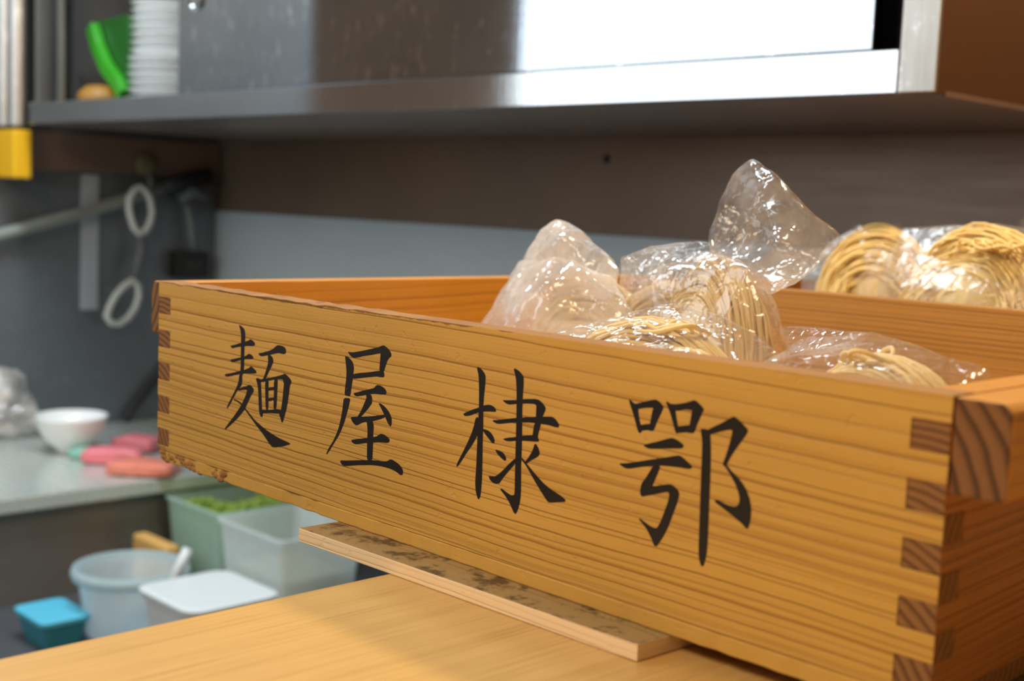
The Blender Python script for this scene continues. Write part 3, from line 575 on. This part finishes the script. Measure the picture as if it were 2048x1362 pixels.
# right front bag
def nD(b):
    r1 = random.Random(12)
    hank(b, (.528, .088, .062), .056, .070, .085, 400, ang=-.25, fan=.35, rr=r1, jit=.002)
    hank(b, (.492, .080, .058), .036, .060, .060, 130, ang=.9, fan=.2, rr=r1)
    loops(b, Vector((.522, .084, .1295)), .010, .008, 3, r1)
hD = [pts_at([(1560, 700, .075), (1600, 680, .10), (1740, 667, .095), (1860, 700, .085), (1980, 742, .07), (1800, 680, .13)]) + ground([(.475, .03), (.578, .03), (.580, .14), (.475, .14)], .012) + [Vector((.480, .022, .112)), Vector((.575, .022, .118))],
      pts_at([(1555, 650, .17), (1640, 655, .17), (1740, 668, .14), (1700, 705, .14), (1585, 712, .14), (1570, 690, .19)])]
noodle_bag('clear noodle bag in the right front corner of the lettered tray', nD, hD, F_clear, amp=.0018, seed=4, scale=20)
# bags in the tray behind
def nE(b):
    r1 = random.Random(31)
    hank(b, (.315, .63, .105), .075, .088, .110, 620, ang=-.2, fan=.45, rr=r1, jit=.004, r=.0012)
    hank(b, (.375, .66, .10), .05, .085, .09, 160, ang=.8, fan=.2, rr=r1)
    loops(b, Vector((.335, .600, .175)), .03, .015, 14, r1)
hE = [pts_at([(1770, 520, .62), (1800, 458, .64), (1990, 445, .64), (2080, 480, .63), (2120, 560, .60), (1800, 575, .585), (1950, 590, .58)]) + [Vector(p) for p in ((.22, .57, .02), (.42, .57, .02), (.42, .72, .02), (.24, .72, .02), (.43, .70, .17))]]
noodle_bag('large bag of golden noodles in the rear tray at the right edge', nE, hE, F_rear, M_noodleo, amp=.002, seed=5, scale=16)
def nF(b):
    r1 = random.Random(41)
    hank(b, (.135, .76, .105), .062, .082, .10, 330, ang=.35, fan=.3, rr=r1, jit=.003)
hF = [pts_at([(1600, 560, .72), (1655, 485, .74), (1715, 448, .75), (1800, 445, .78), (1810, 540, .72), (1640, 570, .72)]) + [Vector(p) for p in ((.08, .70, .02), (.16, .70, .02), (.19, .83, .02), (.08, .84, .02))]]
noodle_bag('smaller bag of golden noodles behind the tall film peak, rear tray', nF, hF, F_rear, M_noodleo, amp=.002, seed=6)
def nG(b):
    r1 = random.Random(51); hank(b, (.43, .85, .08), .055, .08, .09, 180, ang=.2, fan=.3, rr=r1)
hG = [pts_at([(2036, 440, .84), (2060, 425, .84), (2120, 440, .83)]) + [Vector(p) for p in ((.40, .78, .15), (.50, .78, .14), (.50, .88, .13), (.36, .78, .02), (.52, .78, .02), (.52, .92, .02), (.34, .92, .02))]]
noodle_bag('noodle bag cut off by the right edge of the picture, rear tray', nG, hG, F_rear, M_noodleo, amp=.003, seed=7, elen=.006)
# ------------------------------------------------------------------ wall cabinet
XC0, XC1, YC, Z0, ZC = -1.870, .205, .72, .3205, .95
cab = thing('wall_cabinet', 'long stainless steel wall cabinet with sliding doors above the tray', 'cabinet', ((XC0+XC1)/2, 1.0, Z0))
bm = NB(); box(bm, (XC0, YC, Z0), (XC1-.042, YC+.012, Z0+.0445)); obj('bottom_rail', bm, S_lip, cab, bevel=.0015)
bm = NB(); box(bm, (XC0, YC+.0125, Z0), (XC1-.004, YW-.004, Z0+.012)); obj('bottom_panel', bm, S_under, cab)
bm = NB(); box(bm, (XC0, YC+.0125, Z0+.013), (XC1-.043, YW-.02, Z0+.030)); obj('inner_floor', bm, M_int, cab)
bm = NB(); box(bm, (XC1-.0415, YC-.001, Z0), (XC1, YC+.005, ZC)); obj('corner_post', bm, S_post, cab, bevel=.0015)
bm = NB(); box(bm, (XC1-.0035, YC+.0055, Z0-.001), (XC1-.0005, YW-.004, ZC)); obj('side_panel', bm, M_brown, cab)
bm = NB(); box(bm, (XC1-.003, YC+.021, Z0-.0025), (XC1+.0008, YW-.006, Z0+.003)); obj('side_edge_strip', bm, M_board, cab)
bm = NB(); box(bm, (XC0, YW-.018, Z0+.031), (XC1-.05, YW-.006, ZC)); obj('back_sheet', bm, M_int, cab)
bm = NB(); box(bm, (-.42, YC+.075, Z0+.031), (XC1-.046, YC+.080, ZC-.002)); obj('inner_sheet', bm, M_navy, cab)
bm = NB(); box(bm, (XC0, YC, ZC), (XC1, YW-.004, ZC+.012)); obj('top_panel', bm, S_dark, cab)
bm = NB(); box(bm, (XC0, YC+.013, Z0+.0305), (XC0+.006, YW-.02, ZC-.001)); obj('end_sheet', bm, S_dark, cab)
for x0, x1, y0, lb in ((-1.256, -.388, YC+.003, 'scratched left sliding door'), (-.3875, .131, YC+.003, 'bright right sliding door')):
    bm = NB(); box(bm, (x0, y0, Z0+.0447), (x1, y0+.016, ZC-.001)); o = obj('sliding_door', bm, S_cab, cab, bevel=.0015); o['label'] = lb
    bm = NB(); xk = x0+.064 if x0 < -1 else x1-.06
    lathe(bm, [(.0, -.006), (.012, -.006), (.017, -.002), (.019, .0), (.019, .004)], 20); bmesh.ops.rotate(bm, verts=bm.verts, matrix=Matrix.Rotation(PI/2, 3, 'X')); bmesh.ops.translate(bm, verts=bm.verts, vec=(xk, y0-.001, .525)); obj('finger_pull', bm, S_lip, o, smooth=True)
bm = NB(); box(bm, (-1.812, YC+.02, Z0+.031), (-1.772, YC+.05, ZC-.001)); obj('inner_post', bm, M_black, cab)
bm = NB(); box(bm, (-1.765, YC+.014, Z0+.031), (-1.742, YC+.018, ZC-.001)); obj('door_edge', bm, S_post, cab)
sw = at(1213, 318, y=YW)
bm = NB(); lathe(bm, [(0, .004), (.006, .003), (.0085, 0), (0, 0)], 16); bmesh.ops.rotate(bm, verts=bm.verts, matrix=Matrix.Rotation(PI/2, 3, 'X')); bmesh.ops.translate(bm, verts=bm.verts, vec=(sw.x, YW-.0002, sw.z)); tag(obj('wall_screw', bm, M_black, smooth=True), 'small dark screw head in the brown steel wall above the noodle bags', 'screw')
# plates in the open bay
px = at(342, 120, y=.86)
zb = Z0+.0302
for i in range(13):
    bm = NB(); s = 1.0 if i < 6 else .93
    lathe(bm, [(0, .002), (.030, .002), (.032, -.0001), (.036, .0), (.040, .006), (.072*s, .016), (.082*s, .0215), (.084*s, .0235), (.081*s, .0235), (.070*s, .0185), (.036, .008), (0, .0075)], 40)
    o = obj('plate', bm, M_white, smooth=True); o.location = (px.x+(i % 3-1)*.0012, .86, zb+.0001+i*.0155)
    if i == 0: ORD = 'lowest second third fourth fifth sixth seventh eighth ninth tenth eleventh twelfth topmost'.split()
    tag(o, 'white plate, %s of the stack in the open cabinet bay' % ORD[i] if i in (0, 12) else 'white plate, %s from the bottom of the stack in the open cabinet bay' % ORD[i], 'plate', 'white plates stacked in the cabinet')
g = thing('green_packet', 'bright green plastic packet leaning beside the white plates', 'packet', tuple(at(220, 195, y=.80)))
def ribbon(pl, y, wd, th):
    bm = NB(); L = []; Rr = []
    P = [at(a, b, y=y) for a, b in pl]
    for i, p in enumerate(P):
        d = (P[min(i+1, len(P)-1)]-P[max(i-1, 0)]).normalized(); n = Vector((d.z, 0, -d.x)); L.append(p+n*wd/2); Rr.append(p-n*wd/2)
    poly = L+Rr[::-1]
    prism(bm, [(p.x, p.z) for p in poly], lambda u, v, s: (u, y+s*th, v)); return bm
obj('bright_edge', ribbon([(176, 52), (188, 95), (205, 135), (228, 165), (238, 190)], .80, .030, .02), M_green, g, bevel=.003)['label'] = 'bright green folded edge'
bm = NB(); P = [at(a, b, y=.822) for a, b in ((192, 42), (258, 28), (262, 185), (246, 192), (215, 140))]
prism(bm, [(p.x, p.z) for p in P], lambda u, v, s: (u, .822+s*.03, v)); obj('packet_body', bm, M_dgreen, g, bevel=.004)
c = at(182, 172, y=.78); bm = NB(); hp = c.z-zb+.004; lathe(bm, [(0, 0), (.03, .0), (.046, .3*hp), (.044, .65*hp), (.028, .93*hp), (0, hp)], 24); bmesh.ops.translate(bm, verts=bm.verts, vec=(c.x, .80, zb+.0002))
tag(obj('orange_pouch', bm, M_orange, smooth=True), 'dull orange pouch on the cabinet floor left of the green packet', 'pouch')
# steel pole and its yellow cap at the cabinet's left end
p0, p1 = at(6, 200, y=YC), at(47, 200, y=YC)
t = thing('steel_pole', 'double steel pole at the left end of the cabinet', 'pole', ((p0.x+p1.x)/2, YC, .31))
for a, b in ((p0.x+.001, p0.x+.052), (p1.x-.045, p1.x-.001)):
    bm = NB(); tube(bm, [((a+b)/2, YC, .318), ((a+b)/2, YC, 1.7)], (b-a)/2, 20); obj('tube', bm, S_post, t, smooth=False)
bm = NB(); yb0, yb1, yb2 = at(-20, 300, y=.70), at(27, 300, y=.70), at(64, 300, y=.78)
zt_, zb_ = at(27, 258, y=.70).z, at(27, 356, y=.70).z
box(bm, (max(yb0.x, XW+.001), .70, zb_), (yb1.x, at(64, 300, x=yb1.x).y, min(zt_, .3165))); tag(obj('yellow_guard', bm, M_yellow, bevel=.004), 'yellow block guard under the steel pole by the left wall', 'guard')
# things on the left wall
XL = XW+.03
t = thing('wall_pipe', 'grey pipe sloping along the left wall', 'pipe', tuple(at(150, 440, x=XL)))
bm = NB(); tube(bm, [at(a, b, x=XL) for a, b in ((-160, 508), (0, 470), (90, 446), (170, 425), (250, 400), (328, 373))], .0145, 12); obj('tube', bm, M_pipe, t, smooth=True)
e = at(385, 385, x=XL+.01)
bm = NB(); tube(bm, [at(325, 374, x=XL), at(372, 362, x=XL), at(420, 352, x=XL)], [.015, .022, .02], 12); obj('valve_body', bm, M_black, t, smooth=True)
bm = NB(); tube(bm, [at(360, 400, x=XL), at(385, 383, x=XL+.02), at(412, 392, x=XL)], .014, 10); obj('elbow', bm, M_strap, t, smooth=True)
bm = NB(); tube(bm, [at(374, 405, x=XL), at(380, 440, x=XL), at(388, 505, x=XL)], .007, 8); tag(obj('hanging_cable', bm, M_pipe, smooth=True), 'thin grey cable running down to the black socket box', 'cable')
a, b = at(350, 503, x=XL), at(413, 556, x=XL); t = thing('socket_box', 'black socket box on the wall above the tray corner', 'socket', (XW, (a.y+b.y)/2, b.z))
bm = NB(); box(bm, (XW+.0005, a.y, b.z), (XL+.012, b.y, a.z)); obj('housing', bm, M_black, t, bevel=.004)
bm = NB(); box(bm, (XL+.0121, a.y+.02, b.z+.02), (XL+.016, b.y-.02, a.z-.02)); obj('face_plate', bm, M_int, t, bevel=.002)
# hook with hanging loops
c = at(295, 330, x=XL); t = thing('wall_hook', 'round olive hook disc on the left wall', 'hook', (XW+.022, c.y, c.z))
bm = NB(); lathe(bm, [(0, .014), (.020, .013), (.028, .006), (.029, 0), (0, 0)], 28); bmesh.ops.rotate(bm, verts=bm.verts, matrix=Matrix.Rotation(PI/2, 3, 'Y')); bmesh.ops.translate(bm, verts=bm.verts, vec=(XW+.0225, c.y, c.z)); obj('disc', bm, M_olive, t, smooth=True)
bm = NB(); q = at(288, 372, x=XL+.01); tube(bm, [(XW+.030, c.y, c.z-.02), (XW+.045, c.y, c.z-.034), (XW+.050, c.y-.002, c.z-.046), (XW+.045, c.y-.004, q.z+.000)], .004, 8); obj('hook_arm', bm, M_pipe, t, smooth=True)
XR = XW+.045
def ring_px(pl): return [at(a, b, x=XR) for a, b in pl]
l1 = [(281, 374), (268, 380), (258, 398), (258, 420), (263, 440), (268, 455), (279, 468), (290, 462), (300, 445), (304, 425), (301, 400), (292, 382)]
l2 = [(264, 560), (248, 572), (232, 590), (220, 612), (213, 632), (222, 646), (238, 648), (256, 636), (270, 616), (278, 592), (276, 570)]
t = thing('hanging_scissors', 'grey kitchen scissors with white loop handles hanging from the wall hook', 'scissors', tuple(at(280, 374, x=XR)))
bm = NB(); tube(bm, ring_px(l1), .0078, 10, closed=True); obj('handle_loop', bm, M_cord, t, smooth=True)
bm = NB(); tube(bm, ring_px(l2), .0078, 10, closed=True); obj('handle_loop', bm, M_cord, t, smooth=True)
bm = NB(); tube(bm, ring_px([(281, 466), (284, 500), (276, 530), (268, 558)]), [.006, .012, .012, .006], 10); obj('blade', bm, M_strap, t, smooth=True)
bm = NB(); tube(bm, [at(a, b, x=XL-.012) for a, b in ((388, 640), (330, 742), (300, 775), (272, 810), (258, 830), (252, 842))], .0085, 10); tag(obj('power_cord', bm, M_black, smooth=True), 'black power cord hanging down the left wall to the steel counter', 'cord')
# ------------------------------------------------------------------ left steel counter and what stands on it
ZL = -.37; XE = -1.405
t = thing('steel_counter', 'steel work counter along the left wall with white bowl on it', 'counter', (-1.7, .6, ZF))
bm = NB(); box(bm, (XW+.002, -.1, ZL-.03), (XE, YW-.005, ZL)); obj('worktop', bm, S_count, t, bevel=.004)
bm = NB(); box(bm, (XW+.002, -.08, ZF), (XE-.03, YW-.006, ZL-.031)); obj('front_panel', bm, S_dark, t)
ZS = -.575
t = thing('low_shelf', 'dark low shelf in front of the steel counter, under the plastic tubs', 'shelf', (-1.0, .6, ZF))
bm = NB(); box(bm, (XE-.028, .2, ZS-.03), (-.45, YW-.01, ZS)); obj('shelf_top', bm, plain('grey_shelf_paint', (.07, .075, .085), .45), t, bevel=.003)
for x, y in ((XE+.03, .26), (-.5, .26), (XE+.03, 1.2), (-.5, 1.2)):
    bm = NB(); box(bm, (x-.02, y-.02, ZF), (x+.02, y+.02, ZS-.031)); obj('leg', bm, S_dark, t)
c = at(143, 905, z=ZL); t = thing('rice_bowl', 'white ceramic bowl standing on the steel counter at the left', 'bowl', tuple(c))
s = .92
bm = NB(); lathe(bm, [(r*s, z*s) for r, z in [(0, .008), (.026, .008), (.027, .0005), (.032, .0005), (.034, .012), (.055, .028), (.072, .055), (.079, .082), (.081, .088), (.078, .088), (.069, .058), (.050, .032), (0, .022)]], 48, c); obj('body', bm, M_white, t, smooth=True)
def packet(name, label, cat, c, dims, ang, mats, seed=0, amp=.004, group=None):
    bm = NB(); bmesh.ops.create_cube(bm, size=1); bmesh.ops.subdivide_edges(bm, edges=bm.edges, cuts=7, use_grid_fill=True)
    for v in bm.verts:
        p = v.co.copy(); k = (1-(abs(p.x)*2)**4*.30)*(1-(abs(p.y)*2)**4*.30)
        q = Vector((p.x*dims[0], p.y*dims[1], (p.z*k+.5)*dims[2])) ; q += noise.noise_vector(q*40+Vector((seed, 0, 0)))*amp; q.z = max(q.z, 0.0003); v.co = Vector(c) + rot(q, ang)
    return tag(obj(name, bm, mats, smooth=True), label, cat, group)
for i, (x, y, dm, an, mm, lb) in enumerate((((228), 925, (.115, .065, .032), .9, M_pink, 'pink wrapped packet beside the white bowl'), (288, 948, (.125, .08, .028), .75, M_coral, 'coral wrapped packet nearest the edge of the steel counter'), (276, 902, (.09, .06, .034), .6, M_pink, 'smaller pink packet farthest from the white bowl'))):
    c = at(x, y, z=ZL); packet('wrapped_packet', lb, 'packet', c, dm, an, mm, i*3.3, group='pink packets on the steel counter')
c = at(172, 916, z=ZL); packet('green_dish_cloth', 'small pale green cloth between the bowl and the pink packet', 'cloth', c, (.055, .05, .022), .4, M_teal, 9.1)
c = at(-22, 868, z=ZL)
H_ = [Vector((c.x+dx, c.y+dy, ZL+dz)) for dx, dy, dz in ((-.12, -.10, .02), (.10, -.12, .02), (.11, .08, .02), (-.10, .12, .02), (-.06, -.04, .15), (.04, .0, .16), (.02, .07, .13), (.09, .03, .08), (-.1, .0, .1), (-.02, -.09, .11))]
t = thing('empty_plastic_bag', 'crumpled clear plastic bag on the steel counter at the left edge', 'plastic bag', tuple(c))
obj('plastic_film', bag_mesh([H_], .012, 16, 8, elen=.009), F_hazy, t, smooth=True, recalc=False)
# ------------------------------------------------------------------ tubs
def tub(name, label, x0, x1, y0, y1, z0, z1, mat, taper=.012, r=.015, lip=.004, lid=False, ang=0, cat='tub'):
    cx, cy = (x0+x1)/2, (y0+y1)/2; w_, h_ = x1-x0, y1-y0
    root = thing(name, label, cat, (cx, cy, z0)); bm = NB()
    def ring(w, h, z): return [Vector((cx, cy, z)) + rot(Vector((a, b, 0)), ang) for a, b in rrect(w, h, min(r, w/2.1, h/2.1))]
    L = [ring(w_-2*taper, h_-2*taper, z0+.0005), ring(w_, h_, z1-.006), ring(w_+2*lip, h_+2*lip, z1-.005), ring(w_+2*lip, h_+2*lip, z1), ring(w_-.004, h_-.004, z1), ring(w_-2*taper-.004, h_-2*taper-.004, z0+.004)]
    loft(bm, L, True, True); obj('body', bm, mat, root, smooth=False)
    if lid:
        bm = NB(); loft(bm, [ring(w_+2*lip+.004, h_+2*lip+.004, z1+.0005), ring(w_+2*lip+.006, h_+2*lip+.006, z1+.008), ring(w_-.004, h_-.004, z1+.010)], True, True); obj('lid', bm, M_wplas, root)
    return root
zr = -.405; a, b, c = at(563, 1084, z=zr), at(441, 1033, z=zr), at(727, 1062, z=zr)
xa, ya = a.x, a.y
tw = tub('plastic_tub', 'large square frosted tub with pale liquid beneath the overhanging tray', b.x+.004, xa, ya, c.y+.02, ZS, zr, T_tub)
bm = NB(); loft(bm, [[Vector((p[0]+(b.x+.004+xa)/2, p[1]+(ya+c.y+.02)/2, z)) for p in rrect(xa-b.x-.040, c.y+.02-ya-.036, .012)] for z in (ZS+.006, ZS+.085)], True, True); obj('contents', bm, plain('pale_liquid', (.80, .76, .52), .3), tw)
g0 = at(325, 987, z=zr); y0g = ya+.012
tg = tub('plastic_tub', 'greenish square tub filled with chopped green vegetable', max(g0.x, XE-.005), b.x-.014, g0.y+.0, g0.y+.26, ZS, zr, T_gtub)
bm = NB(); rr = random.Random(4)
gx0, gx1, gy0, gy1 = max(g0.x, XE-.005)+.018, b.x-.032, g0.y+.02, g0.y+.24
for i in range(900):
    x, y = rr.uniform(gx0, gx1), rr.uniform(gy0, gy1); L = rr.uniform(.006, .016); a_ = rr.uniform(0, PI); e_ = rr.uniform(-.6, .6)
    z = zr-.030+.012*math.sin(x*40)*math.cos(y*30)+rr.uniform(-.006, .01); d = Vector((math.cos(a_)*math.cos(e_), math.sin(a_)*math.cos(e_), math.sin(e_)))*L/2
    p = Vector((x, y, z)); tube(bm, [p-d, p+d], rr.uniform(.0015, .0035), 5)
box(bm, (gx0, gy0, ZS+.008), (gx1, gy1, zr-.036)); o = obj('chopped_vegetable', bm, M_veg, tg, recalc=False); o['kind'] = 'stuff'
# round tub with rolled lip
zq = -.455; c0, cl, cr_ = at(262, 1130, z=zq), at(137, 1130, z=zq), at(388, 1125, z=zq); rad = (cl-cr_).length/2*.93
t = thing('round_tub', 'clear round tub with thick rolled rim behind the white box', 'tub', (c0.x, c0.y, ZS))
hh = zq-ZS
bm = NB(); lathe(bm, [(0, .0005), (rad*.72, .0005), (rad*.76, .004), (rad*.90, hh-.02), (rad*.90, hh-.004), (rad*.88, hh-.004), (rad*.74, .006), (0, .005)], 48, (c0.x, c0.y, ZS)); obj('body', bm, T_round, t, smooth=True)
bm = NB(); lathe(bm, [(rad*.90, hh-.016), (rad*1.0, hh-.018), (rad*1.03, hh-.010), (rad*1.0, hh), (rad*.90, hh+.001), (rad*.885, hh-.004)], 48, (c0.x, c0.y, ZS)); obj('rim', bm, frosted('pale_rim_plastic', (.60, .72, .74), .7), t, smooth=True)
# milky box
zm = -.445; A_, B_, C_ = at(282, 1182, z=zm), at(540, 1200, z=zm), at(405, 1150, z=zm)
tub('milky_box', 'milky white plastic box nearest the wooden counter', A_.x, A_.x+.165, A_.y-.005, A_.y+.150, ZS, zm, T_white, r=.03, lid=True, cat='box')
# white handled brush
p_, q_ = at(376, 1097, x=-1.052), at(345, 1165, x=-1.050)
t = thing('ladle', 'white handled ladle standing between the round tub and the frosted tub', 'ladle', tuple(q_))
d = (q_-p_); bm = NB(); tube(bm, [p_, p_+d*.5, p_+d*1.5], [.0085, .0095, .0085], 10); obj('handle', bm, M_wplas, t, smooth=True)
zz = p_+d*1.5; k_ = (ZS+.012-zz.z)/d.z if d.z < 0 else 1
bm = NB(); tube(bm, [zz, zz+d*max(.1, k_)], .005, 8); obj('shaft', bm, S_post, t, smooth=True)
o_ = at(300, 1088, y=.69); t = thing('orange_block', 'brownish orange wooden block behind the round tub', 'block', (o_.x, .69, ZS))
bm = NB(); a, b = at(264, 1066, y=.71), at(332, 1066, y=.71); box(bm, (max(a.x, XE-.02), .71, ZS+.0005), (b.x, .74, a.z)); obj('body', bm, plain('orange_wood', (.62, .36, .10), .6), t, bevel=.006)
# blue box
zc_ = -.522; a, b, c = at(28, 1212, z=zc_), at(108, 1258, z=zc_), at(175, 1190, z=zc_)
t = thing('blue_container', 'light blue plastic container at the lower left corner', 'container', (a.x, a.y, ZS))
x0, x1, y0, y1 = a.x, b.x-.035, min(a.y, b.y), c.y-.04
cx, cy = (x0+x1)/2, (y0+y1)/2
bm = NB(); loft(bm, [[Vector((cx+p[0], cy+p[1], z)) for p in rrect(x1-x0-k, y1-y0-k, .012)] for z, k in ((ZS+.0005, .02), (zc_-.012, .004), (zc_-.01, 0))], True, True); obj('body', bm, plain('dark_teal_plastic', (.03, .22, .30), .4), t)
bm = NB(); loft(bm, [[Vector((cx+p[0], cy+p[1], z)) for p in rrect(x1-x0+k, y1-y0+k, .014)] for z, k in ((zc_-.0095, .004), (zc_-.002, .006), (zc_, 0))], True, True); obj('lid', bm, M_blue, t)
